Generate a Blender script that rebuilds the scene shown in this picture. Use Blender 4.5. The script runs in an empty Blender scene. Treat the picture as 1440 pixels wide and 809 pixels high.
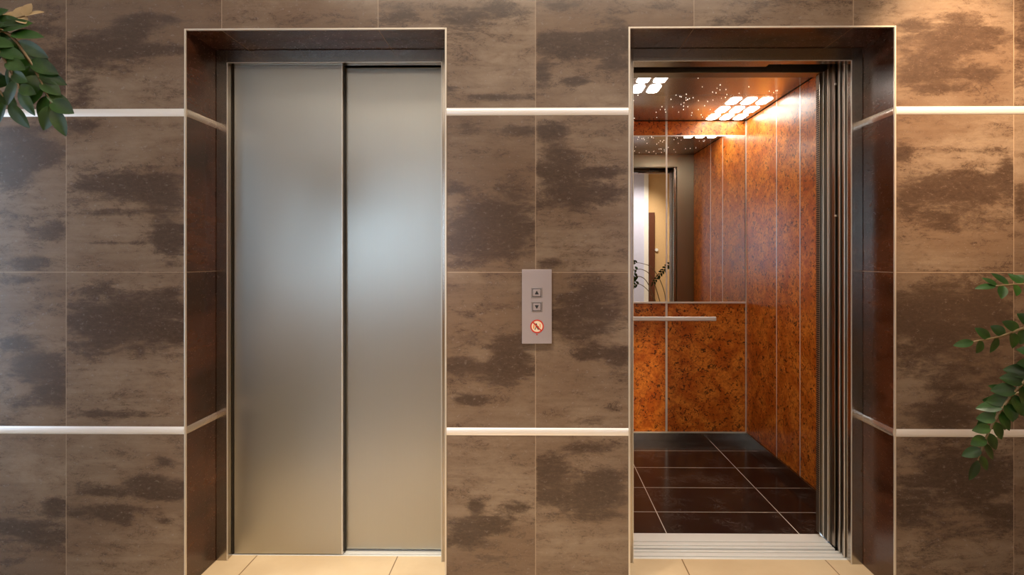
import bpy, bmesh, math, random
from mathutils import Vector, Matrix
random.seed(7)
SC = bpy.context.scene
COL = SC.collection
PI = math.pi

# ------------------------------------------------------------------ helpers
def link(name, me, mat=None, parent=None):
    o = bpy.data.objects.new(name, me)
    COL.objects.link(o)
    if mat is not None and me is not None:
        if isinstance(mat, (list, tuple)):
            for m in mat: me.materials.append(m)
        else:
            me.materials.append(mat)
    if parent is not None:
        o.parent = parent
        o.matrix_parent_inverse = Matrix.Translation(-Vector(parent.location))
    return o

def tag(o, label=None, cat=None, group=None, kind=None):
    if label: o['label'] = label
    if cat: o['category'] = cat
    if group: o['group'] = group
    if kind: o['kind'] = kind
    return o

def thing(name, loc, label, cat, group=None):
    o = bpy.data.objects.new(name, None)
    o.empty_display_size = .1
    COL.objects.link(o)
    o.location = loc
    return tag(o, label, cat, group)

class MB:
    """collects boxes / polygons / tubes into one bmesh"""
    def __init__(s): s.bm = bmesh.new()
    def box(s, x0, x1, y0, y1, z0, z1, bev=0.0, seg=2):
        g = bmesh.ops.create_cube(s.bm, size=1)
        vs = g['verts']
        for v in vs:
            v.co = Vector((x0 + (v.co.x + .5)*(x1-x0), y0 + (v.co.y + .5)*(y1-y0), z0 + (v.co.z + .5)*(z1-z0)))
        if bev > 0:
            es = list({e for v in vs for e in v.link_edges})
            bmesh.ops.bevel(s.bm, geom=es, offset=bev, segments=seg, profile=.5, affect='EDGES')
        return s
    def poly(s, pts):
        s.bm.faces.new([s.bm.verts.new(p) for p in pts]); return s
    def prism(s, pts, off):
        """closed outline extruded by the vector off"""
        a = [s.bm.verts.new(p) for p in pts]
        b = [s.bm.verts.new(Vector(p) + Vector(off)) for p in pts]
        n = len(pts)
        s.bm.faces.new(a); s.bm.faces.new(list(reversed(b)))
        for i in range(n):
            s.bm.faces.new([a[i], b[i], b[(i+1) % n], a[(i+1) % n]])
        return s
    def tube(s, pts, rads, n=8, cap=True):
        rings = []
        pts = [Vector(p) for p in pts]
        for i, p in enumerate(pts):
            t = (pts[min(i+1, len(pts)-1)] - pts[max(i-1, 0)]).normalized()
            a = t.orthogonal().normalized() if i == 0 else (prev - t*prev.dot(t)).normalized()
            prev = a
            b = t.cross(a)
            r = rads[i] if isinstance(rads, (list, tuple)) else rads
            rings.append([s.bm.verts.new(p + (a*math.cos(2*PI*k/n) + b*math.sin(2*PI*k/n))*r) for k in range(n)])
        for i in range(len(rings)-1):
            for k in range(n):
                s.bm.faces.new([rings[i][k], rings[i][(k+1) % n], rings[i+1][(k+1) % n], rings[i+1][k]])
        if cap:
            s.bm.faces.new(list(reversed(rings[0]))); s.bm.faces.new(rings[-1])
        return s
    def lathe(s, prof, cx, cy, n=40):
        rings = [[s.bm.verts.new((cx + r*math.cos(2*PI*k/n), cy + r*math.sin(2*PI*k/n), z)) for k in range(n)] for r, z in prof]
        for i in range(len(rings)-1):
            for k in range(n):
                s.bm.faces.new([rings[i][k], rings[i][(k+1) % n], rings[i+1][(k+1) % n], rings[i+1][k]])
        s.bm.faces.new(list(reversed(rings[0]))); s.bm.faces.new(rings[-1])
        return s
    def build(s, name, mat, parent=None, smooth=False):
        bmesh.ops.recalc_face_normals(s.bm, faces=s.bm.faces)
        me = bpy.data.meshes.new(name)
        s.bm.to_mesh(me); s.bm.free()
        if smooth:
            for p in me.polygons: p.use_smooth = True
        return link(name, me, mat, parent)

def box(name, mat, parent, x0, x1, y0, y1, z0, z1, bev=0.0):
    return MB().box(x0, x1, y0, y1, z0, z1, bev).build(name, mat, parent)

# ------------------------------------------------------------------ materials
class NT:
    def __init__(s, name):
        s.m = bpy.data.materials.new(name); s.m.use_nodes = True
        s.t = s.m.node_tree; s.t.nodes.clear()
        s.out = s.t.nodes.new('ShaderNodeOutputMaterial')
        s.b = s.t.nodes.new('ShaderNodeBsdfPrincipled')
        s.L(s.b.outputs[0], s.out.inputs[0])
    def L(s, a, b): s.t.links.new(a, b)
    def N(s, kind, **kw):
        n = s.t.nodes.new(kind)
        for k, v in kw.items(): setattr(n, k, v)
        return n
    def put(s, sock, v):
        if hasattr(v, 'is_output') or isinstance(v, bpy.types.NodeSocket): s.L(v, sock)
        else: sock.default_value = v
    def math(s, op, a, b=None, c=None, clamp=False):
        n = s.N('ShaderNodeMath', operation=op, use_clamp=clamp)
        s.put(n.inputs[0], a)
        if b is not None: s.put(n.inputs[1], b)
        if c is not None: s.put(n.inputs[2], c)
        return n.outputs[0]
    def vmath(s, op, a, b=None):
        n = s.N('ShaderNodeVectorMath', operation=op)
        s.put(n.inputs[0], a)
        if b is not None: s.put(n.inputs[1], b)
        return n.outputs[0]
    def sep(s, v):
        n = s.N('ShaderNodeSeparateXYZ'); s.put(n.inputs[0], v); return n.outputs
    def comb(s, x, y, z):
        n = s.N('ShaderNodeCombineXYZ')
        for i, v in enumerate((x, y, z)): s.put(n.inputs[i], v)
        return n.outputs[0]
    def pos(s): return s.N('ShaderNodeNewGeometry').outputs['Position']
    def noise(s, vec, scale=1, detail=4, rough=.5, dist=0):
        n = s.N('ShaderNodeTexNoise')
        s.put(n.inputs['Vector'], vec)
        n.inputs['Scale'].default_value = scale; n.inputs['Detail'].default_value = detail
        n.inputs['Roughness'].default_value = rough; n.inputs['Distortion'].default_value = dist
        return n.outputs['Fac']
    def step(s, v, a, b, lo=0., hi=1.):
        n = s.N('ShaderNodeMapRange', interpolation_type='SMOOTHSTEP')
        s.put(n.inputs[0], v)
        for i, q in zip((1, 2, 3, 4), (a, b, lo, hi)): n.inputs[i].default_value = q
        return n.outputs[0]
    def mix(s, f, a, b, mode='MIX'):
        n = s.N('ShaderNodeMix', data_type='RGBA', blend_type=mode)
        s.put(n.inputs[0], f)
        s.put(n.inputs[6], a if not isinstance(a, tuple) else (*a, 1)[:4])
        s.put(n.inputs[7], b if not isinstance(b, tuple) else (*b, 1)[:4])
        return n.outputs[2]
    def bump(s, h, strength=.2, dist=.01):
        n = s.N('ShaderNodeBump'); n.inputs['Strength'].default_value = strength; n.inputs['Distance'].default_value = dist
        s.put(n.inputs['Height'], h); s.L(n.outputs[0], s.b.inputs['Normal'])
    def setp(s, **kw):
        for k, v in kw.items():
            k = k.replace('_', ' ')
            for q in s.b.inputs:
                if q.name.lower() == k.lower():
                    s.put(q, (*v, 1) if isinstance(v, tuple) and len(v) == 3 else v); break
            else: raise KeyError(k)

def srgb(r, g, b):
    f = lambda c: (c/255/12.92) if c/255 <= .04045 else ((c/255+.055)/1.055)**2.4
    return (f(r), f(g), f(b))

def flat(name, col, rough=.5, metal=0., var=.06, scale=30, **kw):
    m = NT(name)
    n = m.noise(m.pos(), scale, 3)
    d = tuple(c*(1-var) for c in col); l = tuple(min(1, c*(1+var)) for c in col)
    m.setp(Base_Color=m.mix(n, d, l), Roughness=rough, Metallic=metal, **kw)
    return m.m

def tile_material(name, patches):
    """oxide-look porcelain slabs 0.6 m wide with thin joints"""
    m = NT(name)
    x, y, z = m.sep(m.pos())
    nrm = m.N('ShaderNodeNewGeometry').outputs['Normal']
    nx, ny, nz = m.sep(nrm)
    side = m.math('GREATER_THAN', m.math('ABSOLUTE', nx), .5)
    top = m.math('GREATER_THAN', m.math('ABSOLUTE', nz), .5)
    u = m.math('ADD', m.math('MULTIPLY', x, m.math('SUBTRACT', 1, side)), m.math('MULTIPLY', y, side))
    v = m.math('ADD', m.math('MULTIPLY', z, m.math('SUBTRACT', 1, top)), m.math('MULTIPLY', y, top))
    xu = m.math('DIVIDE', m.math('SUBTRACT', x, .003), .6)
    zu = m.math('DIVIDE', z, .6085)
    iu = m.math('FLOOR', m.math('ADD', xu, m.math('MULTIPLY', side, 3.37))); iv = m.math('FLOOR', zu)
    wn = m.N('ShaderNodeTexWhiteNoise', noise_dimensions='3D')
    m.L(m.comb(iu, iv, m.math('MULTIPLY', side, 5)), wn.inputs['Vector'])
    off = m.vmath('MULTIPLY', wn.outputs['Color'], (37., 37., 37.))
    tone = wn.outputs['Value']
    def cs(a, b_, w=0.): return m.vmath('ADD', m.comb(m.math('MULTIPLY', u, a), m.math('MULTIPLY', v, b_), w), off)
    nA = m.noise(cs(7., 17.), 1, 13, .74, .25)
    nB = m.noise(cs(2.2, 34., 2.), 1, 4, .55, .6)
    nC = m.noise(cs(55., 85., 5.), 1, 6, .75, .3)
    nD = m.noise(cs(1.6, 3.2, 7.), 1, 4, .55, .3)
    nV = m.noise(cs(12., 24., 4.), 1, 10, .66, 1.6)
    if patches:
        a = m.N('ShaderNodeAttribute', attribute_name='dark').outputs['Fac']
    else:
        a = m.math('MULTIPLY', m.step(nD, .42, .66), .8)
    s = m.math('ADD', m.math('MULTIPLY', a, .95), m.math('MULTIPLY', m.math('SUBTRACT', nA, .5), 2.3 if patches else .8))
    s = m.math('ADD', s, m.math('MULTIPLY', m.math('SUBTRACT', nB, .5), .5))
    s = m.math('ADD', s, m.math('MULTIPLY', m.math('SUBTRACT', nC, .5), .75 if patches else .2))
    mask = m.step(s, .14, .78)
    lite = m.mix(m.step(m.math('ADD', nD, m.math('MULTIPLY', a, .10)), .36, .62), LITE_A, LITE_B)
    lite = m.mix(m.math('MULTIPLY', m.step(nB, .40, .66), .28), lite, MID)
    lite = m.mix(m.math('MULTIPLY', m.step(nA, .38, .66), .5), lite, RUST)
    dark = m.mix(m.step(nC, .3, .7), DARK_A, DARK_B)
    c = m.mix(m.math('MULTIPLY', mask, .92), lite, dark)
    vein = m.math('SUBTRACT', 1, m.step(m.math('ABSOLUTE', m.math('SUBTRACT', nV, .5)), .004, .02))
    vein = m.math('MULTIPLY', m.math('MULTIPLY', vein, m.step(s, -.05, .25)), m.step(nA, .44, .56))
    c = m.mix(m.math('MULTIPLY', vein, .8), c, DARK_A)
    c = m.mix(m.math('MULTIPLY', m.step(nC, .4, .75), .22 if patches else .1), c, DARK_B)
    c = m.mix(m.math('MULTIPLY', tone, .22), c, MID)
    n3 = nC
    if not patches: c = m.mix(1., c, srgb(170, 120, 96), 'MULTIPLY')  # recess sides: same slabs, shade multiplied into the colour
    # joints
    fx = m.math('ABSOLUTE', m.math('SUBTRACT', m.math('FRACT', m.math('ADD', xu, .5)), .5))
    jx = m.math('MULTIPLY', m.math('LESS_THAN', fx, .0014/.6), m.math('SUBTRACT', 1, side))
    jz = m.math('LESS_THAN', m.math('ABSOLUTE', m.math('SUBTRACT', z, 1.2125)), .0014)
    jz2 = m.math('LESS_THAN', m.math('ABSOLUTE', m.math('SUBTRACT', z, 2.43)), .0014)
    j = m.math('MAXIMUM', m.math('MAXIMUM', jx, jz), jz2)
    c = m.mix(m.math('MULTIPLY', j, .55), c, srgb(172, 150, 128))
    m.setp(Base_Color=c, Roughness=m.math('ADD', TILE_R, m.math('MULTIPLY', n3, .12)), Specular_IOR_Level=.6)
    h = m.math('SUBTRACT', m.math('MULTIPLY', nB, .3), j)
    m.bump(h, .1, .002)
    return m.m

def steel_material(name, col, rough, axis='z', aniso=.0, grain=.05, metal=1.):
    m = NT(name)
    x, y, z = m.sep(m.pos())
    if axis == 'z': v = m.comb(m.math('MULTIPLY', x, 900), m.math('MULTIPLY', y, 900), m.math('MULTIPLY', z, 6))
    else: v = m.comb(m.math('MULTIPLY', x, 6), m.math('MULTIPLY', y, 900), m.math('MULTIPLY', z, 900))
    n = m.noise(v, 1, 3)
    d = tuple(c*(1-grain) for c in col); l = tuple(c*(1+grain) for c in col)
    m.setp(Base_Color=m.mix(n, d, l), Metallic=metal, Roughness=m.math('ADD', rough-.03, m.math('MULTIPLY', n, .06)), Anisotropic=aniso)
    return m.m

def burl_material(name, dark=1.0):
    m = NT(name)
    x, y, z = m.sep(m.pos())
    u = m.math('ADD', x, y)
    p = m.comb(u, z, 0.)
    n1 = m.noise(p, 7, 5, .6, .8)
    n2 = m.noise(p, 44, 6, .62, 1.3)
    n3 = m.noise(m.vmath('ADD', p, (9., 4., 0.)), 26, 7, .7, 1.6)
    n4 = m.noise(m.vmath('ADD', p, (3., 14., 0.)), 14, 4, .6, .5)
    c = m.mix(m.step(n1, .36, .62), BURL_A, BURL_B)
    c = m.mix(m.math('MULTIPLY', m.step(n3, .44, .60), .6), c, BURL_C)
    sp = m.math('MULTIPLY', m.step(n2, .515, .60), m.step(n4, .36, .54))
    c = m.mix(m.math('MULTIPLY', sp, .9), c, BURL_D)
    m.setp(Base_Color=c, Roughness=.34, Specular_IOR_Level=.35, Coat_Weight=.12, Coat_Roughness=.16)
    return m.m

def emit(name, col, s):
    m = NT(name)
    m.setp(Base_Color=(.8, .8, .8), Emission_Color=col, Emission_Strength=s)
    return m.m

LITE_A = srgb(134, 116, 99); LITE_B = srgb(110, 90, 74); MID = srgb(88, 71, 58); RUST = srgb(84, 62, 49)
DARK_A = srgb(44, 32, 27); DARK_B = srgb(70, 53, 44); TILE_R = .2
BURL_A = srgb(184, 96, 24); BURL_B = srgb(220, 136, 50); BURL_C = srgb(152, 68, 14); BURL_D = srgb(52, 18, 6)

M = {}
M['tile'] = tile_material('oxide_tile', True)
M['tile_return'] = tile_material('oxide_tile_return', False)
M['trim'] = steel_material('satin_aluminium', (.86, .84, .83), .30, 'x', metal=.45)
M['trim_return'] = steel_material('satin_aluminium_return', (.6, .53, .47), .25, 'x', metal=.8)  # same strip metal, colour darkened for shade in the recesses
M['edge'] = steel_material('edge_profile', (.66, .60, .52), .3, 'z', metal=.6, grain=.01)
M['steel'] = steel_material('brushed_steel', (.46, .455, .415), .36, 'z', .4, .03)
M['car_steel'] = steel_material('olive_steel', (.36, .335, .25), .32, 'z', grain=.02)
M['panel_edge'] = steel_material('dark_panel_steel', (.30, .265, .225), .3, 'z', grain=.02)
M['frame'] = steel_material('frame_steel', (.42, .385, .34), .2, 'z', grain=.02)
M['sill'] = steel_material('sill_aluminium', (.80, .80, .78), .4, 'x', metal=.3, grain=.02)
M['panel_line'] = steel_material('panel_line', (.72, .68, .62), .3, 'z', metal=.7, grain=.01)
M['bright'] = steel_material('bright_strip', (.80, .77, .72), .3, 'z', metal=.6, grain=.01)
M['black'] = flat('shaft_black', (.012, .011, .010), .6)
M['darkmetal'] = flat('hanger_metal', (.10, .085, .065), .45, .8)
M['burl'] = burl_material('burl_veneer')
PATCHES = [(-1.660,2.082,0.150,0.060,1.00),
    (-1.563,2.128,0.065,0.049,1.00),
    (-1.467,2.179,0.123,0.033,0.90),
    (-1.434,2.065,0.122,0.019,0.80),
    (-1.737,1.916,0.076,0.076,0.80),  # soft plant shadow on the upper left tiles, painted as dark patches
    (-1.599,1.989,0.054,0.014,0.60),
    (-1.838,1.998,0.082,0.123,0.80),
    (-1.916,2.148,0.082,0.027,0.50),
    (-1.971,1.685,0.104,0.082,0.90),
    (-2.012,1.589,0.076,0.055,0.80),
    (-1.874,1.671,0.068,0.049,0.60),
    (-1.971,1.739,0.082,0.022,0.60),
    (-1.847,1.390,0.060,0.049,0.50),
    (-1.929,1.253,0.082,0.022,0.60),
    (-1.737,1.771,0.068,0.027,0.80),
    (-1.563,1.542,0.191,0.054,0.90),
    (-1.717,1.561,0.055,0.038,0.70),
    (-1.640,1.444,0.142,0.016,0.80),
    (-1.426,1.493,0.087,0.093,0.90),
    (-1.393,1.343,0.068,0.082,1.00),
    (-1.640,1.324,0.136,0.007,0.60),
    (-1.374,1.776,0.038,0.022,0.60),
    (-1.979,1.185,0.055,0.016,0.60),
    (-1.987,0.939,0.066,0.025,0.90),
    (-1.894,0.839,0.123,0.074,0.90),
    (-1.847,0.762,0.076,0.055,0.80),
    (-1.957,0.713,0.068,0.022,0.50),
    (-1.563,1.030,0.259,0.104,1.10),
    (-1.668,1.139,0.082,0.027,0.60),
    (-1.407,1.134,0.060,0.027,0.70),
    (-1.695,0.921,0.095,0.022,0.70),
    (-1.434,0.935,0.095,0.022,0.60),
    (-1.613,0.670,0.150,0.016,0.90),
    (-1.668,0.836,0.164,0.005,0.50),
    (-1.841,0.310,0.055,0.038,1.00),
    (-1.971,0.232,0.123,0.038,1.00),
    (-1.874,0.192,0.095,0.038,0.90),
    (-1.998,0.101,0.060,0.016,0.70),
    (-1.470,0.390,0.131,0.044,1.00),
    (-1.393,0.369,0.082,0.033,1.00),
    (-1.673,0.368,0.087,0.016,0.90),
    (-1.640,0.294,0.104,0.033,0.90),
    (-1.572,0.273,0.033,0.033,1.00),
    (-1.426,0.491,0.038,0.019,0.90),
    (-1.629,0.469,0.044,0.008,0.70),
    (-1.761,0.280,0.038,0.022,0.60),
    (-1.413,0.254,0.022,0.014,0.60),
    (-0.276,2.163,0.108,0.054,0.60),
    (-0.141,2.208,0.162,0.038,0.70),
    (-0.141,1.878,0.149,0.016,0.90),
    (-0.317,1.903,0.027,0.022,0.50),
    (-0.520,2.196,0.081,0.041,0.60),
    (0.124,2.080,0.149,0.049,1.00),
    (0.313,2.111,0.076,0.076,1.00),
    (0.027,1.964,0.038,0.054,0.90),
    (0.151,1.939,0.049,0.019,0.90),
    (0.089,2.226,0.081,0.022,0.70),
    (0.313,2.009,0.059,0.027,0.70),
    (0.480,2.219,0.081,0.016,0.40),
    (-0.262,1.762,0.081,0.016,0.70),
    (-0.065,1.756,0.068,0.019,0.80),
    (-0.303,1.532,0.054,0.022,0.80),
    (-0.154,1.410,0.176,0.108,1.00),
    (-0.195,1.316,0.162,0.049,0.90),
    (-0.276,1.243,0.081,0.016,0.60),
    (0.057,1.748,0.059,0.038,0.90),
    (0.084,1.621,0.086,0.097,1.00),
    (0.170,1.523,0.094,0.059,1.00),
    (0.264,1.591,0.094,0.019,0.80),
    (0.305,1.504,0.070,0.032,0.80),
    (0.043,1.464,0.049,0.022,0.60),
    (0.062,1.248,0.065,0.022,0.90),
    (0.264,1.243,0.054,0.013,0.50),
    (-0.271,0.856,0.108,0.038,1.00),
    (-0.081,0.907,0.076,0.068,1.00),
    (-0.127,0.821,0.122,0.046,0.90),
    (-0.243,0.726,0.076,0.022,0.90),
    (-0.249,1.059,0.081,0.054,0.40),
    (0.216,1.092,0.135,0.103,0.90),
    (0.162,1.011,0.121,0.065,0.90),
    (0.202,0.897,0.049,0.030,1.00),
    (0.313,0.892,0.054,0.046,0.90),
    (0.216,0.649,0.076,0.016,0.70),
    (0.286,0.692,0.054,0.013,0.50),
    (-0.222,0.317,0.035,0.030,1.00),
    (-0.200,0.247,0.130,0.046,1.00),
    (-0.070,0.318,0.076,0.027,0.90),
    (-0.271,0.193,0.070,0.038,0.90),
    (-0.173,0.123,0.060,0.014,0.80),
    (0.216,0.546,0.121,0.024,0.80),
    (0.073,0.462,0.081,0.049,0.90),
    (0.043,0.375,0.070,0.049,1.00),
    (0.216,0.363,0.140,0.065,1.00),
    (0.273,0.433,0.067,0.040,0.80),
    (0.246,0.293,0.081,0.027,0.70),
    (1.571,2.093,0.201,0.070,1.00),
    (1.477,1.978,0.134,0.059,1.00),
    (1.695,1.958,0.094,0.032,0.80),
    (1.507,1.905,0.134,0.016,0.80),
    (1.427,2.147,0.054,0.021,0.60),
    (1.310,2.201,0.054,0.021,0.40),
    (1.833,2.078,0.027,0.161,0.60),
    (1.390,1.664,0.032,0.043,0.80),
    (1.597,1.522,0.228,0.064,1.00),
    (1.780,1.583,0.040,0.080,0.90),
    (1.438,1.503,0.080,0.054,1.00),
    (1.677,1.672,0.094,0.013,0.60),
    (1.608,1.388,0.214,0.075,0.45),
    (1.828,1.489,0.027,0.067,1.00),
    (1.469,1.061,0.188,0.102,1.00),
    (1.695,1.088,0.121,0.094,0.90),
    (1.557,0.672,0.107,0.038,1.00),
    (1.576,0.846,0.214,0.054,0.35),
    (1.621,0.439,0.214,0.096,0.80),
    (1.448,0.310,0.134,0.043,0.70),
    (1.762,0.306,0.080,0.037,0.70),
    (1.584,0.927,0.255,0.322,0.50),  # shade over the lower right tiles, painted into the slab colour
    (1.584,0.337,0.255,0.295,0.40),
    (1.828,0.927,0.037,0.321,0.50),
    (-1.943,0.948,0.191,0.355,0.20),
    (-1.929,1.521,0.164,0.300,0.20),
    (-0.901,2.185,0.163,0.022,0.30),
    (0.882,2.222,0.215,0.022,0.30),
    (0.748,2.163,0.108,0.016,0.50)]
# ------------------------------------------------------------------ dimensions (metres, tiled wall face at y = 0)
LX0, LX1 = -1.334, -.341          # recess of the closed lift
RX0, RX1 = .361, 1.356            # recess of the open lift
RTOP = 2.138                      # recess head
FY = .205                         # depth of the steel frames in the recesses
JW = .046                         # steel jamb width
LINT = 2.085                      # underside of the steel lintels
SX0, SX1, SZ1 = -4.0, 4.0, 2.95   # room
BY = -5.0                         # wall behind the camera
CX0, CX1, CY0, CY1, CZ = .363, 1.463, .461, 1.80, 2.22   # lift car inside

# ------------------------------------------------------------------ front wall with slab pattern and some shade painted in
def build_front_wall():
    xs = [SX0, -3.4, -2.8, -2.3]
    x = -2.2
    while x < 2.2: xs.append(round(x, 4)); x += .0125
    xs += [2.3, 2.8, 3.4, SX1, LX0, LX1, RX0, RX1]
    xs = sorted(set(xs))
    zs = []; z = 0.
    while z < 2.42: zs.append(round(z, 4)); z += .0125
    zs += [2.43, 2.7, SZ1, RTOP]
    zs = sorted(set(zs))
    import bisect
    att = {}
    cxs = lambda v: math.floor((v-.003)/.6)
    czs = lambda v: math.floor(v/.6085)
    for (cx, cz, rx, rz, s) in PATCHES:
        ti, tj = cxs(cx), czs(cz)
        for i in range(bisect.bisect_left(xs, cx-2.2*rx-.01), min(len(xs), bisect.bisect_right(xs, cx+2.2*rx+.01))):
            if cxs(xs[i]) != ti: continue
            for j in range(bisect.bisect_left(zs, cz-2.2*rz-.01), min(len(zs), bisect.bisect_right(zs, cz+2.2*rz+.01))):
                if czs(zs[j]) != tj: continue
                d = ((xs[i]-cx)/rx)**2 + ((zs[j]-cz)/rz)**2
                g = s*math.exp(-.75*d*d**.3) if d > 1e-9 else s
                att[(i, j)] = 1-(1-att.get((i, j), 0.))*(1-min(1., g))
    verts = []; idx = {}; faces = []
    def vid(i, j):
        if (i, j) not in idx:
            idx[(i, j)] = len(verts); verts.append((xs[i], 0., zs[j]))
        return idx[(i, j)]
    for i in range(len(xs)-1):
        mx = (xs[i]+xs[i+1])/2
        for j in range(len(zs)-1):
            mz = (zs[j]+zs[j+1])/2
            if mz < RTOP and (LX0 < mx < LX1 or RX0 < mx < RX1): continue
            faces.append((vid(i, j), vid(i+1, j), vid(i+1, j+1), vid(i, j+1)))
    nfront = len(faces)
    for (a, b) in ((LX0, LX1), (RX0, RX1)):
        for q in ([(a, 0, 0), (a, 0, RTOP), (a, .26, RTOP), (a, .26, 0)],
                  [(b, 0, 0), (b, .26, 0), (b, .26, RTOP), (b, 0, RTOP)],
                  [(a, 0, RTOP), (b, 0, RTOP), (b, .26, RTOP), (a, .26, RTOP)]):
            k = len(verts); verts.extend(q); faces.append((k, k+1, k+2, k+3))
    me = bpy.data.meshes.new('wall_front')
    me.from_pydata(verts, [], faces)
    a = me.attributes.new('dark', 'FLOAT', 'POINT')
    vals = [0.]*len(verts)
    for (i, j), k in idx.items(): vals[k] = att.get((i, j), 0.)
    a.data.foreach_set('value', vals)
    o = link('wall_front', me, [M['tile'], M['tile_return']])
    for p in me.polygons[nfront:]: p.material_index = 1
    return o
w = build_front_wall()
tag(w, 'brown oxide-look tiled wall holding the two lift recesses', 'wall', kind='structure')

def struct(o, label, cat):
    return tag(o, label, cat, kind='structure')

# metal trim strips: slightly crowned profile
def strip(x0, x1, zc, h=.029, t=.005, y=0.):
    b = MB(); n = 6
    pr = [(y, zc-h/2)] + [(y-t*math.sin(PI*k/n)**.5 if 0 < k < n else y-.001, zc-h/2+h*k/n) for k in range(n+1)] + [(y, zc+h/2)]
    b.prism([(x0, a, c) for a, c in pr], (x1-x0, 0, 0))
    return b
def side_strip(xw, sgn, y0, y1, zc, h=.029, t=.004):
    b = MB(); n = 6
    pr = [(xw, zc-h/2)] + [(xw+sgn*(t*math.sin(PI*k/n)**.5 if 0 < k < n else .001), zc-h/2+h*k/n) for k in range(n+1)] + [(xw, zc+h/2)]
    b.prism([(a, y0, c) for a, c in pr], (0, y1-y0, 0))
    return b
T = 1
E = .006   # width of the edge profile
for zc, nm in ((.607, 'lower'), (1.824, 'upper')):
    for x0, x1, wh in ((SX0, LX0-E, 'left of the closed lift'), (LX1+E, RX0-E, 'between the two lifts'), (RX1+E, SX1, 'right of the open lift')):
        struct(strip(x0, x1, zc).build('trim_%d' % T, M['trim']), '%s polished metal strip on the tiled wall %s' % (nm, wh), 'trim'); T += 1
    for xw, sg, wh in ((LX0, 1, 'left return of the closed lift recess'), (LX1, -1, 'right return of the closed lift recess'),
                       (RX0, 1, 'left return of the open lift recess'), (RX1, -1, 'right return of the open lift recess')):
        struct(side_strip(xw, sg, .002, FY, zc).build('trim_%d' % T, M['trim_return']), '%s polished metal strip on the %s' % (nm, wh), 'trim'); T += 1
for a, b, wh in ((LX0, LX1, 'closed'), (RX0, RX1, 'open')):
    m = MB()
    m.box(a-E, a+.001, -.004, .004, 0, RTOP+E, .0015)
    m.box(b-.001, b+E, -.004, .004, 0, RTOP+E, .0015)
    m.box(a+.001, b-.001, -.004, .004, RTOP-.001, RTOP+E, .0015)
    struct(m.build('trim_%d' % T, M['edge']), 'thin champagne metal edge profile framing the %s lift recess' % wh, 'trim'); T += 1

# ------------------------------------------------------------------ room shell
def floor_mat():
    m = NT('beige_floor_tile')
    x, y, z = m.sep(m.pos())
    p = m.comb(x, y, 0.)
    n = m.noise(p, 3, 5); n2 = m.noise(p, 60, 4)
    c = m.mix(m.step(n, .3, .7), srgb(196, 172, 138), srgb(212, 190, 156))
    c = m.mix(m.math('MULTIPLY', n2, .15), c, srgb(180, 150, 112))
    def j(v, o):
        f = m.math('ABSOLUTE', m.math('SUBTRACT', m.math('FRACT', m.math('ADD', m.math('DIVIDE', m.math('SUBTRACT', v, o), .6), .5)), .5))
        return m.math('LESS_THAN', f, .0022/.6)
    jj = m.math('MAXIMUM', j(x, .018), j(y, -.17))
    c = m.mix(jj, c, srgb(120, 92, 60))
    m.setp(Base_Color=c, Roughness=.28)
    m.bump(m.math('SUBTRACT', 1, jj), .3, .002)
    return m.m
M['floor'] = floor_mat()
m = MB(); m.poly([(SX0, BY, 0), (SX1, BY, 0), (SX1, FY+.045, 0), (SX0, FY+.045, 0)])
struct(m.build('floor', M['floor']), 'beige stone tiled lobby floor', 'floor')
M['plaster'] = flat('ceiling_plaster', srgb(226, 216, 200), .8)
m = MB(); m.poly([(SX0, BY, SZ1), (SX0, 0, SZ1), (SX1, 0, SZ1), (SX1, BY, SZ1)])
struct(m.build('ceiling', M['plaster']), 'plain white lobby ceiling', 'ceiling')
M['tan'] = flat('tan_plaster', srgb(214, 176, 124), .8)
M['lilac'] = flat('lilac_plaster', srgb(206, 206, 226), .7)
M['white'] = flat('white_paint', srgb(238, 232, 220), .5)
M['wood'] = flat('dark_wood', srgb(96, 54, 34), .4, var=.2)
def wall_with_hole(name, mat, axis, c, a0, a1, h0, h1, z0, z1):
    """wall in plane axis=c, spanning a0..a1, with an opening h0..h1 x z0..z1"""
    f = (lambda a, z: (c, a, z)) if axis == 'x' else (lambda a, z: (a, c, z))
    b = MB()
    for p, q, r, s in ((a0, h0, 0, SZ1), (h1, a1, 0, SZ1), (h0, h1, 0, z0), (h0, h1, z1, SZ1)):
        if q-p > 1e-4 and s-r > 1e-4: b.poly([f(p, r), f(q, r), f(q, s), f(p, s)])
    return b.build(name, mat)
struct(wall_with_hole('wall_left', M['tan'], 'x', SX0, BY, 0, -2.1, -.35, .05, 2.4), 'tan wall on the left side of the lobby', 'wall')
m = MB(); m.poly([(SX1, 0, 0), (SX1, BY, 0), (SX1, BY, SZ1), (SX1, 0, SZ1)])
struct(m.build('wall_right', M['tan']), 'tan wall on the right side of the lobby', 'wall')
struct(wall_with_hole('wall_back', M['tan'], 'y', BY, SX0, SX1, -3.4, -1.2, .9, 2.3), 'tan wall behind the camera seen in the lift mirror', 'wall')
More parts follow.
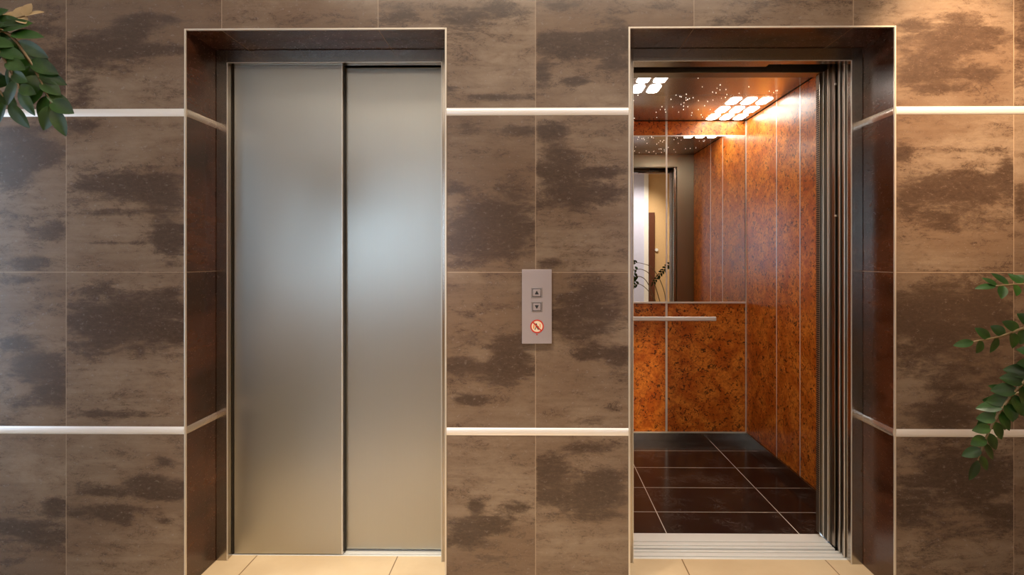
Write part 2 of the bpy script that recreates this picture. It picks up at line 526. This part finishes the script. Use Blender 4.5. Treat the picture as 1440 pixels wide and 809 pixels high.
# lilac painted pier with white corner board and dark door beyond (visible in the mirror)
m = MB(); m.box(.9, 2.046, BY+.001, BY+.05, 0, SZ1)
struct(m.build('wall_pier', M['lilac']), 'pale lilac pier reflected at the left of the lift mirror', 'wall')
m = MB(); m.box(2.046, 2.127, BY+.001, BY+.07, 0, SZ1, .004)
struct(m.build('trim_%d' % T, M['white']), 'white upright board beside the lilac pier', 'trim'); T += 1
d = MB(); d.box(2.135, 2.245, BY+.001, BY+.06, 0, 2.12, .004)
dd = struct(d.build('door_1', M['wood']), 'dark brown wooden door edge reflected in the lift mirror', 'door')
def kn():
    b = MB(); b.tube([(2.285, BY+.001, 1.42), (2.285, BY+.03, 1.42)], .03, 14)
    return b.build('light_switch', M['white'])
tag(kn(), 'small round switch on the tan wall beside the dark door in the mirror', 'switch')
# windows
M['glass'] = NT('window_glass').m
g = NT('window_glass2'); g.setp(Base_Color=(1, 1, 1), Roughness=0., Transmission_Weight=1., IOR=1.02); M['glass'] = g.m
def window(n, axis, c, a0, a1, z0, z1, label):
    fr = MB()
    def bx(p, q, r, s):
        if axis == 'x': fr.box(c-.03, c+.03, p, q, r, s, .004)
        else: fr.box(p, q, c-.03, c+.03, r, s, .004)
    t = .06
    bx(a0, a1, z0, z0+t); bx(a0, a1, z1-t, z1); bx(a0, a0+t, z0+t, z1-t); bx(a1-t, a1, z0+t, z1-t)
    mid = (a0+a1)/2; bx(mid-.03, mid+.03, z0+t, z1-t)
    o = struct(fr.build('window_%d' % n, M['white']), label, 'window')
    p = MB()
    if axis == 'x': p.box(c-.004, c+.004, a0+t, a1-t, z0+t, z1-t)
    else: p.box(a0+t, a1-t, c-.004, c+.004, z0+t, z1-t)
    p.build('pane', M['glass'], o)
window(1, 'x', SX0-.03, -2.1, -.35, .05, 2.4, 'tall white framed window in the left lobby wall')
window(2, 'y', BY-.03, -3.4, -1.2, .9, 2.3, 'white framed window in the wall behind the camera')
# lift shaft shell
m = MB()
S0, S1, SB = -1.6, 1.75, 2.1
m.poly([(S0, SB, -.3), (S1, SB, -.3), (S1, SB, SZ1), (S0, SB, SZ1)])
m.poly([(S0, .001, -.3), (S0, SB, -.3), (S0, SB, SZ1), (S0, .001, SZ1)])
m.poly([(S1, .001, -.3), (S1, SB, -.3), (S1, SB, SZ1), (S1, .001, SZ1)])
m.poly([(S0, .001, -.3), (S1, .001, -.3), (S1, SB, -.3), (S0, SB, -.3)])
m.poly([(S0, .001, SZ1), (S1, .001, SZ1), (S1, SB, SZ1), (S0, SB, SZ1)])
m.poly([(-.1, .27, -.3), (-.1, SB, -.3), (-.1, SB, SZ1), (-.1, .27, SZ1)])
struct(m.build('wall_shaft', M['black']), 'dark lift shaft shell behind the tiled wall', 'wall')

# ------------------------------------------------------------------ landing doors
def frame(parent, x0, x1):
    b = MB()
    b.box(x0+.001, x0+JW, FY, FY+.042, 0, RTOP-.001, .0012)
    b.box(x1-JW, x1-.001, FY, FY+.042, 0, RTOP-.001, .0012)
    b.box(x0+JW, x1-JW, FY, FY+.042, LINT, RTOP-.001, .0012)
    f = b.build('door_frame', M['frame'], parent)
    e = MB()
    e.box(x0+JW-.001, x0+JW+.003, FY-.002, FY+.003, 0, LINT, .0008)
    e.box(x1-JW-.003, x1-JW+.001, FY-.002, FY+.003, 0, LINT, .0008)
    e.box(x0+JW+.003, x1-JW-.003, FY-.002, FY+.003, LINT-.002, LINT+.001, .0008)
    e.build('frame_edge', M['panel_line'], f)
    return f
def sill(parent, x0, x1, y0, y1, grooves, name='sill', extra=None):
    b = MB(); edges = [y0] + sum([[g-.0045, g+.0045] for g in grooves], []) + [y1]
    for k in range(0, len(edges), 2): b.box(x0, x1, edges[k], edges[k+1], -.03, .002, .001)
    b.box(x0, x1, y0, y1, -.05, -.02)
    return b.build(name, M['sill'], parent)
def panel(parent, x0, x1, y0, y1, z0, z1, mat='steel', name='door_panel', edge='right'):
    o = box(name, M[mat], parent, x0, x1, y0, y1, z0, z1, .002)
    return o
closed = thing('elevator_door', ((LX0+LX1)/2, FY, 0), 'closed brushed steel elevator door with two sliding panels in the left recess', 'elevator door')
frame(closed, LX0, LX1)
sill(closed, LX0+.002, LX1-.002, .2485, .316, (.260, .293))
panel(closed, LX0+JW+.006, -.822, .250, .276, .006, 2.095)
panel(closed, -.87, LX1-JW-.004, .284, .306, .012, 2.088)
box('meeting_strip', M['bright'], closed, -.8215, -.8175, .2485, .276, .006, 2.095, .0008)
box('overlap_shadow', M['black'], closed, -.8175, -.8125, .262, .2835, .012, 2.09)  # black strip standing in for the shadow where the panels overlap
box('header_track', M['frame'], closed, LX0+JW, LX1-JW, .247, .30, 2.094, 2.137)
box('guide_post', M['darkmetal'], closed, LX0+JW-.02, LX0+JW+.003, .25, .31, .004, 2.09)
box('side_stop', M['frame'], closed, LX1-JW-.002, LX1-JW+.02, .29, .32, .004, 2.09)

opened = thing('elevator_door', ((RX0+RX1)/2, FY, 0), 'open steel elevator doorway in the right recess with panels slid to the right', 'elevator door')
frame(opened, RX0, RX1)
sill(opened, RX0+.002, RX1-.012, .239, .312, (.258, .293))
panel(opened, 1.305, 1.72, .250, .272, .006, 2.11, 'panel_edge')
panel(opened, 1.306, 1.72, .288, .308, .006, 2.11, 'panel_edge')
box('panel_edge_strip', M['panel_line'], opened, 1.3025, 1.3065, .2495, .2545, .006, 2.11, .0008)
box('panel_edge_strip', M['panel_line'], opened, 1.3035, 1.3075, .2875, .2925, .006, 2.11, .0008)
box('guide_post', M['darkmetal'], opened, 1.316, 1.33, .247, .322, .004, 2.11)
m = MB(); m.box(RX0+.002, .99, FY+.042, .285, 2.086, 2.12, .001); m.box(.99, RX1-JW, FY+.042, .255, 2.086, 2.12, .001)
m.build('header_track', M['frame'], opened)
m = MB()
for xx, zz in ((1.3, 2.02), (1.3, 1.45)): m.tube([(1.304, .315, zz), (1.298, .315, zz)], .005, 10)
m.build('roller', M['bright'], opened)

# ------------------------------------------------------------------ lift car
car = thing('elevator_car', (.913, 1.13, 0), 'lit elevator car with orange burl panels, mirror and black tiled floor', 'elevator car')
def car_floor_mat():
    m = NT('black_granite')
    x, y, z = m.sep(m.pos()); p = m.comb(x, y, 0.)
    n = m.noise(p, 5, 6, .6); n2 = m.noise(p, 220, 2, .5); n3 = m.noise(p, 22, 8, .7, 2.)
    c = m.mix(m.step(n, .3, .7), srgb(20, 16, 16), srgb(32, 26, 25))
    c = m.mix(m.math('MULTIPLY', m.step(n2, .66, .8), .35), c, srgb(150, 140, 130))
    c = m.mix(m.math('MULTIPLY', m.math('MULTIPLY', m.step(m.math('ABSOLUTE', m.math('SUBTRACT', n3, .5)), .012, 0.), m.step(n, .48, .6)), .3), c, srgb(170, 160, 150))
    def j(v, o, s):
        f = m.math('ABSOLUTE', m.math('SUBTRACT', m.math('FRACT', m.math('ADD', m.math('DIVIDE', m.math('SUBTRACT', v, o), s), .5)), .5))
        return m.math('LESS_THAN', f, .0021/s)
    jj = m.math('MAXIMUM', j(x, .606, .607), j(y, .684, .302))
    c = m.mix(jj, c, srgb(190, 180, 170))
    m.setp(Base_Color=c, Roughness=m.math('ADD', .1, m.math('MULTIPLY', n3, .15)), Specular_IOR_Level=.35)
    return m.m
M['granite'] = car_floor_mat()
box('car_floor', M['granite'], car, CX0-.01, CX1+.01, CY0, CY1+.01, -.04, .001)
sill(car, CX0-.002, 1.306, .329, CY0, (.349, .384), 'car_sill')
# side and back linings: burl boards with metal joint strips
def lining(x0, x1, y0, y1, z0, z1): return box('wall_panel', M['burl'], car, x0, x1, y0, y1, z0, z1, .0015)
G = .004
ys = [CY1, 1.302, .996, .49]
for xa, xb, sg in ((CX1, CX1+.02, 1), (CX0-.02, CX0, -1)):
    for k in range(3):
        lining(xa, xb, ys[k+1]+G, ys[k]-(G if k else 0), .064, CZ-.004)
    for k in (1, 2):
        s_ = .002*sg
        box('joint_strip', M['bright'], car, min(xa, xb)-(.001 if sg > 0 else 0), max(xa, xb)+(.001 if sg < 0 else 0), ys[k]-G, ys[k]+G, .064, CZ-.004)
    # skirting
    box('skirting', M['frame'], car, xa-(.006 if sg > 0 else 0), xb+(.006 if sg < 0 else 0), .49, CY1, .001, .062, .001)
    box('corner_strip', M['bright'], car, (CX1-.006 if sg > 0 else CX0), (CX1 if sg > 0 else CX0+.006), CY1-.006, CY1, .064, CZ-.004)
MX = .913
for x0, x1 in ((CX0, MX-.007), (MX+.007, CX1-.006)):
    lining(x0, x1, CY1, CY1+.02, .064, .951)
    lining(x0, x1, CY1, CY1+.02, 2.118, CZ-.004)
box('joint_strip', M['bright'], car, MX-.007, MX+.007, CY1-.001, CY1+.02, .064, .951)
box('joint_strip', M['bright'], car, MX-.007, MX+.007, CY1-.001, CY1+.02, 2.118, CZ-.004)
m = MB(); m.box(CX0, CX1, CY1-.007, CY1+.02, .001, .055, .001)
sk = m.build('skirting', M['frame'], car)
box('skirting_cap', M['bright'], sk, CX0, CX1, CY1-.009, CY1+.01, .0555, .0625, .001)
# mirror
mm = NT('mirror_silver'); mm.setp(Base_Color=(.80, .80, .78), Metallic=1., Roughness=0.0); M['mirror'] = mm.m
mi = box('mirror', M['mirror'], car, CX0+.002, CX1-.006, CY1-.0025, CY1+.01, .964, 2.110)
box('mirror_rail', M['bright'], mi, CX0, CX1-.004, CY1-.012, CY1+.012, .952, .964, .002)
box('mirror_rail', M['bright'], mi, CX0, CX1-.004, CY1-.006, CY1+.012, 2.110, 2.1175, .001)
box('mirror_seam', M['bright'], mi, MX-.0055, MX+.0055, CY1-.0045, CY1-.002, .964, 2.110, .0005)
box('mirror_edge', M['darkmetal'], mi, CX1-.009, CX1-.0045, CY1-.004, CY1, .964, 2.110, .0005)
# handrail
h = MB(); h.box(.593, 1.240, CY1-.062, CY1-.048, .836, .866, .006, 3)
hr = h.build('handrail', M['sill'], car)
for xx in (.72, 1.11):
    b = MB(); b.tube([(xx, CY1-.05, .851), (xx, CY1+.001, .851)], .008, 12); b.build('bracket', M['sill'], hr)
# ceiling
def ceiling_mat():
    m = NT('bronze_ceiling')
    n = m.noise(m.pos(), 2.5, 3)
    m.setp(Base_Color=m.mix(n, (.50, .48, .46), (.58, .56, .54)), Metallic=.7, Roughness=.2)
    return m.m
M['ceil'] = ceiling_mat()
c1 = box('ceiling_panel', M['ceil'], car, CX0, CX1, .50, 1.178, CZ, CZ+.02, .001)
c2 = box('ceiling_panel', M['ceil'], car, CX0, CX1, 1.182, CY1, CZ, CZ+.02, .001)
box('ceiling_backing', M['black'], car, CX0-.02, CX1+.02, .48, CY1+.02, CZ+.022, CZ+.04)
M['lamp'] = emit('lamp_diffuser', (1., .93, .83), 19.)
def rrect(cx, cy, w, d, z, r=.02, n=5):
    pts = []
    for (sx, sy, a0) in ((1, 1, 0), (-1, 1, 90), (-1, -1, 180), (1, -1, 270)):
        for k in range(n+1):
            a = math.radians(a0+90*k/n)
            pts.append((cx+sx*(w/2-r)+r*math.cos(a), cy+sy*(d/2-r)+r*math.sin(a), z))
    return pts
for par, xs_, ys_ in ((c1, (.49, .58, .67), (.675, .865, 1.052)), (c2, (1.205, 1.297, 1.389), (1.305, 1.51, 1.70))):
    for x in xs_:
        for y in ys_:
            b = MB(); b.prism(rrect(x, y, .062, .142, CZ-.003), (0, 0, .004))
            b.build('light_panel', M['lamp'], par)
M['star'] = emit('star_led', (1., .9, .78), 2.4)
rs = random.Random(11)
b = MB(); b.tube([(0, 0, 0), (0, 0, -.003)], .0019, 8)
proto = b.build('star_light', M['star'], c1)
cnt = 0
while cnt < 84:
    x = rs.uniform(.40, 1.43); y = rs.uniform(.52, 1.76)
    if (x < .74 and .55 < y < 1.16) or (x > 1.14 and 1.19 < y): continue
    if rs.random() < .35 and not (.8 < x < 1.2): continue
    if cnt == 0: o = proto
    else:
        o = proto.copy(); COL.objects.link(o)
        o.parent = c1 if y < 1.18 else c2
        o.matrix_parent_inverse = Matrix.Identity(4)
    o.location = (x, y, CZ); k = rs.uniform(.6, 1.25); o.scale = (k, k, 1); cnt += 1
box('hanger_plate', M['darkmetal'], car, RX0+.002, 1.085, .355, .36, 2.085, 2.2, .001)
m = MB(); m.box(RX0-.05, 1.6, 0.331, .345, 2.13, 2.2)
m.build('door_operator', M['black'], car)
# front of the car: jambs, header, panels, light curtain
box('car_jamb', M['car_steel'], car, CX0-.04, .400, .44, .49, 0, CZ, .001)
box('car_jamb', M['car_steel'], car, 1.312, CX1+.02, .44, .49, 0.003, CZ, .001)
box('car_header', M['car_steel'], car, .400, 1.312, .43, .50, 2.107, CZ, .001)
box('car_door_panel', M['panel_edge'], car, 1.307, 1.73, .334, .356, .006, 2.13, .002)
box('car_door_panel', M['panel_edge'], car, 1.3065, 1.73, .378, .398, .006, 2.13, .002)
box('panel_edge_strip', M['panel_line'], car, 1.3035, 1.3075, .386, .391, .006, 2.11, .0008)
box('panel_edge_strip', M['panel_line'], car, 1.3035, 1.3085, .425, .430, .006, 2.11, .0008)
box('guide_post', M['darkmetal'], car, 1.3095, 1.32, .36, .44, .004, 2.11)
def curtain_mat():
    m = NT('light_curtain_slots')
    x, y, z = m.sep(m.pos())
    f = m.math('FRACT', m.math('DIVIDE', z, .0095))
    k = m.math('MULTIPLY', m.math('GREATER_THAN', f, .48), m.math('LESS_THAN', z, 2.035))
    m.setp(Base_Color=m.mix(k, srgb(150, 138, 122), (.006, .005, .005)), Roughness=.4, Metallic=m.math('MULTIPLY', m.math('SUBTRACT', 1, k), .7))
    return m.m
M['curtain'] = curtain_mat()
lc = box('light_curtain', M['frame'], car, 1.290, 1.311, .432, .462, .004, 2.11, .001)
box('sensor_strip', M['curtain'], lc, 1.2885, 1.2902, .434, .460, .02, 2.10)

# ------------------------------------------------------------------ call panel
M['plate'] = flat('plate_aluminium', srgb(158, 148, 150), .42, .35, .03)
M['button'] = flat('button_steel', srgb(150, 146, 150), .3, .6)
M['ink'] = flat('ink_black', (.01, .01, .012), .5)
M['red'] = flat('sign_red', srgb(186, 44, 26), .5)
M['cream'] = flat('sign_cream', srgb(222, 206, 180), .5)
M['bezel'] = flat('bezel_grey', srgb(96, 92, 98), .35, .5)
M['orange'] = flat('sign_orange', srgb(206, 128, 60), .5)
cp = thing('call_panel', (.008, 0, 1.084), 'grey metal lift call panel with up and down buttons on the tiled wall', 'call panel')
box('faceplate', M['plate'], cp, -.0485, .0645, -.014, 0, .943, 1.224, .0015)
PX = .0075
for zc, up in ((1.136, 1), (1.083, -1)):
    bz = MB(); bz.box(PX-.0215, PX+.0215, -.0155, -.012, zc-.0195, zc+.0195, .0012)
    bo = bz.build('button', M['button'], cp)
    f = MB()
    for (p, q, r, s) in ((-.0165, .0165, .0135, .0155), (-.0165, .0165, -.0155, -.0135), (-.0165, -.0145, -.0135, .0135), (.0145, .0165, -.0135, .0135)):
        f.box(PX+p, PX+q, -.0168, -.015, zc+r, zc+s)
    f.build('bezel', M['bezel'], bo)
    k = MB(); k.box(PX-.014, PX+.014, -.0172, -.015, zc-.013, zc+.013, .001); k.build('push_cap', M['plate'], bo)
    a = MB(); t = .0078
    a.prism([(PX-t, -.0171, zc-up*t*.8), (PX+t, -.0171, zc-up*t*.8), (PX+.0015, -.0171, zc+up*t*.8), (PX-.0015, -.0171, zc+up*t*.8)], (0, -.0008, 0))
    a.build('arrow', M['ink'], bo)
def disc(b, cx, cz, r, y, t, r2=None, n=40):
    if r2 is None:
        b.prism([(cx+r*math.cos(2*PI*k/n), y, cz+r*math.sin(2*PI*k/n)) for k in range(n)], (0, -t, 0))
    else:
        for k in range(n):
            a0, a1 = 2*PI*k/n, 2*PI*(k+1)/n
            b.prism([(cx+r*math.cos(a0), y, cz+r*math.sin(a0)), (cx+r*math.cos(a1), y, cz+r*math.sin(a1)),
                     (cx+r2*math.cos(a1), y, cz+r2*math.sin(a1)), (cx+r2*math.cos(a0), y, cz+r2*math.sin(a0))], (0, -t, 0))
ZC = 1.009
b = MB(); disc(b, PX+.001, ZC, .0245, -.014, .0008); sg = b.build('prohibition_sign', M['cream'], cp)
b = MB(); disc(b, PX+.001, ZC, .0255, -.0149, .0006, .0208)
s2 = .0215/2**.5; w2 = .0017
b.prism([(PX+.001-s2-w2, -.0149, ZC+s2-w2), (PX+.001-s2+w2, -.0149, ZC+s2+w2), (PX+.001+s2+w2, -.0149, ZC-s2+w2), (PX+.001+s2-w2, -.0149, ZC-s2-w2)], (0, -.0012, 0))
b.build('ring', M['red'], sg)
b = MB()   # walking figure beside a doorway
disc(b, PX-.002, ZC+.0085, .003, -.0149, .0004, n=14)
b.prism([(PX-.004, -.0149, ZC+.006), (PX+.001, -.0149, ZC+.006), (PX+.002, -.0149, ZC-.003), (PX-.004, -.0149, ZC-.003)], (0, -.0004, 0))
b.prism([(PX-.004, -.0149, ZC-.003), (PX-.001, -.0149, ZC-.003), (PX-.006, -.0149, ZC-.013), (PX-.009, -.0149, ZC-.013)], (0, -.0004, 0))
b.prism([(PX-.001, -.0149, ZC-.003), (PX+.002, -.0149, ZC-.003), (PX+.008, -.0149, ZC-.012), (PX+.004, -.0149, ZC-.013)], (0, -.0004, 0))
b.prism([(PX+.000, -.0149, ZC+.005), (PX+.008, -.0149, ZC-.001), (PX+.007, -.0149, ZC-.003), (PX+.000, -.0149, ZC+.001)], (0, -.0004, 0))
b.build('figure', M['ink'], sg)
b = MB()
b.prism([(PX-.013, -.0149, ZC-.009), (PX-.009, -.0149, ZC-.009), (PX-.0085, -.0149, ZC+.002), (PX-.011, -.0149, ZC+.009), (PX-.014, -.0149, ZC+.001)], (0, -.0003, 0))
b.prism([(PX+.010, -.0149, ZC+.011), (PX+.014, -.0149, ZC+.008), (PX+.014, -.0149, ZC-.007), (PX+.011, -.0149, ZC-.002)], (0, -.0003, 0))
b.build('flame_mark', M['orange'], sg)
b = MB(); disc(b, PX+.0005, .978, .0026, -.014, .0012, n=14); b.build('indicator_dot', M['red'], cp)

# ------------------------------------------------------------------ potted plants
def leaf_mat(name, a, b_, c):
    m = NT(name)
    n = m.noise(m.pos(), 26, 4); n2 = m.noise(m.pos(), 9, 2)
    col = m.mix(m.step(n2, .35, .65), a, b_)
    col = m.mix(m.math('MULTIPLY', m.step(n, .5, .75), .4), col, c)
    m.setp(Base_Color=col, Roughness=.34, Specular_IOR_Level=.45, Transmission_Weight=0.)
    return m.m
M['leaf'] = leaf_mat('glossy_leaf', srgb(16, 40, 12), srgb(34, 68, 20), srgb(78, 108, 38))
M['stem'] = flat('plant_stem', srgb(112, 92, 60), .5, var=.15)
M['tip'] = flat('dry_tip', srgb(150, 128, 92), .6, var=.2)
M['pot'] = flat('grey_pot', srgb(92, 88, 84), .5)
M['soil'] = flat('soil', srgb(44, 32, 24), .95, var=.4, scale=120)

def add_leaf(bm, base, d, n, L, W, cup=.16, bend=.12):
    d = d.normalized(); s = d.cross(n).normalized(); n = s.cross(d).normalized()
    K = 9; rows = []
    for k in range(K+1):
        t = k/K
        w = W/2*(math.sin(PI*min(1, t**.85))**.75) if 0 < k < K else .0006
        c = base + d*(L*t) - n*(bend*L*t*t)
        rows.append([bm.verts.new(c + s*(w*q) + n*(cup*w*abs(q)**1.4)) for q in (-1, -.5, 0, .5, 1)])
    for k in range(K):
        for q in range(4):
            f = bm.faces.new([rows[k][q], rows[k][q+1], rows[k+1][q+1], rows[k+1][q]]); f.smooth = True

def catmull(P, n=8):
    P = [Vector(p) for p in P]; out = []
    Q = [P[0]*2-P[1]] + P + [P[-1]*2-P[-2]]
    for i in range(1, len(Q)-2):
        for k in range(n):
            t = k/n
            out.append(.5*((2*Q[i]) + (Q[i+1]-Q[i-1])*t + (2*Q[i-1]-5*Q[i]+4*Q[i+1]-Q[i+2])*t*t + (3*Q[i]-Q[i-1]-3*Q[i+1]+Q[i+2])*t**3))
    out.append(P[-1]); return out

def frond(parent, pts, L, W, gap, rnd, start=.35, r0=.006, facing=(0, -1, .25), droop=.35, tip=True, mat='leaf', xmax=None):
    """one arching stem with leaflets in two ranks"""
    C = catmull(pts, 10)
    b = MB(); n = len(C)
    b.tube(C, [r0*(1-.7*i/(n-1)) for i in range(n)], 7)
    st = b.build('stem', M['stem'], parent, True)
    lens = [0.]
    for i in range(1, n): lens.append(lens[-1]+(C[i]-C[i-1]).length)
    tot = lens[-1]; s = tot*start; side = 1
    lb = MB(); F = Vector(facing).normalized()
    while s < tot:
        i = next(k for k in range(1, n) if lens[k] >= s)
        t = (s-lens[i-1])/(lens[i]-lens[i-1]); p = C[i-1].lerp(C[i], t)
        T_ = (C[i]-C[i-1]).normalized()
        S = T_.cross(F).normalized()*side
        fr = s/tot; k = (1-.35*max(0, fr-.7)/.3)
        ll = L*k*rnd.uniform(.85, 1.12)
        d = (T_*rnd.uniform(.45, .75) + S*rnd.uniform(.75, 1.) + F*rnd.uniform(-.15, .35) - Vector((0, 0, droop*rnd.uniform(.1, .6)))).normalized()
        nn = (F + S*rnd.uniform(-.35, .35) + T_*rnd.uniform(-.3, .3) + Vector((0, 0, rnd.uniform(0, .4))))
        wl = W*k*rnd.uniform(.85, 1.1)
        if xmax is None or p.x < xmax: add_leaf(lb.bm, p, d, nn, ll, wl)
        s += gap*rnd.uniform(.8, 1.2)/2; side = -side
    if tip:
        T_ = (C[-1]-C[-3]).normalized()
        add_leaf(lb.bm, C[-1], T_, F + Vector((0, 0, .3)), L*.8, W*.6)
    me_ob = lb.bm
    me = bpy.data.meshes.new('leaves'); me_ob.to_mesh(me); me_ob.free()
    link('leaves', me, M[mat], st)
    return st

def plant(name, x, y, label, fronds, pot_h=.42, pot_r=.17):
    t = thing(name, (x, y, 0), label, 'plant')
    b = MB(); b.lathe([(pot_r*.72, 0), (pot_r*.76, .01), (pot_r, pot_h-.03), (pot_r*1.05, pot_h-.028), (pot_r*1.05, pot_h), (pot_r*.97, pot_h), (pot_r*.93, pot_h-.05)], x, y)
    b.build('pot', M['pot'], t, True)
    b = MB(); b.lathe([(pot_r*.1, pot_h-.045), (pot_r*.92, pot_h-.045), (pot_r*.92, pot_h-.04), (pot_r*.1, pot_h-.035)], x, y, 28)
    b.build('soil', M['soil'], t)
    for kw in fronds:
        pts = [(x+kw['o'][0], y+kw['o'][1], pot_h-.04)] + kw['p']
        frond(t, pts, kw.get('L', .06), kw.get('W', .026), kw.get('gap', .04), random.Random(kw['seed']),
              kw.get('start', .4), facing=kw.get('f', (0, -1, .25)), droop=kw.get('droop', .35), r0=kw.get('r', .006), mat=kw.get('mat', 'leaf'), xmax=kw.get('xmax'))
    return t

YR = -.87
plant('potted_plant', 1.56, -.84, 'green leafy potted plant at the right edge of the lift wall', [
    dict(o=(-.03, 0), p=[(1.50, YR+.03, .85), (1.38, YR, 1.13), (1.24, YR, 1.205), (1.115, YR, 1.208), (1.040, YR, 1.204)], L=.056, W=.030, gap=.030, seed=1, xmax=1.20, start=.66, f=(-.1, -.9, .7), droop=-.3),
    dict(o=(.0, -.05), p=[(1.46, YR-.03, .75), (1.36, YR-.02, 1.04), (1.24, YR, 1.135), (1.115, YR, 1.112), (1.05, YR, 1.090), (.99, YR, 1.078)], L=.054, W=.031, gap=.034, seed=2, xmax=1.20, start=.5, f=(0, -1, .1), droop=.1),
    dict(o=(-.06, -.03), p=[(1.42, YR, .70), (1.30, YR, .99), (1.19, YR, 1.055), (1.115, YR, 1.0), (1.055, YR, .93), (1.02, YR, .865), (1.0, YR, .81)], L=.062, W=.034, gap=.026, seed=3, xmax=1.20, start=.5, f=(0, -1, .3), droop=.25),
    dict(o=(-.02, .02), p=[(1.43, YR+.08, .62), (1.33, YR+.08, .85), (1.22, YR+.06, .96), (1.13, YR+.05, .95), (1.08, YR+.05, .91)], L=.07, W=.036, gap=.034, seed=4, xmax=1.20, start=.4, f=(0, -1, .3), droop=.4),
    dict(o=(.04, .04), p=[(1.68, YR+.1, .9), (1.76, YR+.1, 1.2), (1.88, YR+.1, 1.36)], seed=5, start=.35),
    dict(o=(.06, .0), p=[(1.72, YR, .8), (1.80, YR, 1.05), (1.92, YR, 1.15)], seed=6, start=.35),
    dict(o=(.02, .06), p=[(1.66, YR+.12, .9), (1.64, YR+.14, 1.18), (1.54, YR+.15, 1.20), (1.43, YR+.15, 1.10), (1.34, YR+.15, .98)], L=.055, W=.03, gap=.03, seed=7, start=.52),
])
YL = -.97
plant('potted_plant', -1.55, -.95, 'tall leafy potted plant at the upper left, fronds drooping over the upper strip', [
    dict(o=(.03, 0), p=[(-1.48, YL, 1.1), (-1.36, YL, 1.6), (-1.24, YL, 1.765), (-1.13, YL, 1.75), (-1.075, YL, 1.69), (-1.042, YL, 1.63), (-1.022, YL, 1.585)], L=.078, W=.046, gap=.024, seed=21, start=.66, f=(.2, -1, .2), droop=1.3),
    dict(o=(.05, .0), p=[(-1.42, YL-.02, 1.1), (-1.30, YL-.02, 1.58), (-1.20, YL-.02, 1.73), (-1.13, YL-.02, 1.71), (-1.09, YL-.02, 1.65), (-1.075, YL-.02, 1.62)], L=.075, W=.044, gap=.03, seed=22, start=.62, f=(-.3, -1, .2), droop=1.2),
    dict(o=(.02, .05), p=[(-1.45, YL+.02, 1.2), (-1.34, YL+.02, 1.55), (-1.24, YL+.02, 1.66), (-1.17, YL+.02, 1.64), (-1.135, YL+.02, 1.60)], L=.08, W=.046, gap=.034, seed=28, start=.6, f=(-.3, -1, .2), droop=1.2),
    dict(o=(.0, .0), p=[(-1.45, YL+.02, 1.2), (-1.34, YL+.02, 1.66), (-1.22, YL+.02, 1.765), (-1.15, YL+.02, 1.775), (-1.10, YL+.02, 1.79)], L=.05, W=.034, gap=.02, seed=23, start=.8, f=(.2, -.8, .5), droop=.0, mat='tip'),
    dict(o=(-.05, .0), p=[(-1.66, YL, 1.0), (-1.70, YL, 1.45), (-1.76, YL, 1.75)], seed=24, start=.4),
    dict(o=(-.02, .06), p=[(-1.56, YL+.15, 1.1), (-1.50, YL+.2, 1.6), (-1.40, YL+.25, 1.85)], seed=25, start=.4),
], pot_h=.55, pot_r=.2)

# ------------------------------------------------------------------ light
def area(name, loc, rot, sx, sy, power, col):
    l = bpy.data.lights.new(name, 'AREA'); l.shape = 'RECTANGLE'; l.size = sx; l.size_y = sy; l.energy = power; l.color = col
    o = bpy.data.objects.new(name, l); COL.objects.link(o); o.location = loc; o.rotation_euler = rot; return o
def spot(name, loc, to, power, col, ang, blend=.6, r=.04):
    l = bpy.data.lights.new(name, 'SPOT'); l.energy = power; l.color = col; l.spot_size = math.radians(ang); l.spot_blend = blend; l.shadow_soft_size = r
    o = bpy.data.objects.new(name, l); COL.objects.link(o); o.location = loc
    o.rotation_euler = (Vector(to)-Vector(loc)).to_track_quat('-Z', 'Y').to_euler(); return o
WARM = (1., .80, .58)
area('ceiling_lamp', (.1, -1.05, 2.93), (0, 0, 0), 2.6, .4, 40, (1., .85, .68))
area('ceiling_lamp', (0, -3.6, 2.93), (0, 0, 0), 4.0, 1.6, 34, (1., .88, .74))
spot('unseen_downlight', (1.62, -1.0, 2.92), (1.60, 0, 1.86), 460, (1., .68, .40), 40, .9)
spot('unseen_downlight', (-.55, -.9, 2.92), (-.6, -.25, 0), 380, (1., .84, .64), 52, 1.)  # unseen spot added so floor bounce warms doors and lower wall
spot('unseen_downlight', (.7, -.9, 2.92), (.7, -.25, 0), 200, (1., .86, .68), 46, 1.)  # second unseen spot added for warm light off the floor
spot('unseen_downlight', (1.9, -3.9, 2.92), (1.9, -5, 1.4), 190, (1., .9, .8), 80, 1.)  # unseen spot added to brighten the back wall in the mirror
W = bpy.data.worlds.new('daylight'); SC.world = W; W.use_nodes = True
W.node_tree.nodes['Background'].inputs[0].default_value = (.62, .80, 1., 1)
W.node_tree.nodes['Background'].inputs[1].default_value = 4.5

cam = bpy.data.cameras.new('camera'); co = bpy.data.objects.new('camera', cam); COL.objects.link(co)
cam.sensor_width = 36; cam.lens = 803/1440*36; cam.shift_x = -.016; cam.shift_y = -.0288; cam.clip_start = .02
co.location = (0, -2.17, 1.267); co.rotation_euler = (PI/2, 0, .0112)
SC.camera = co
SC.view_settings.view_transform = 'Standard'
SC.view_settings.look = 'None'
SC.view_settings.exposure = 0.
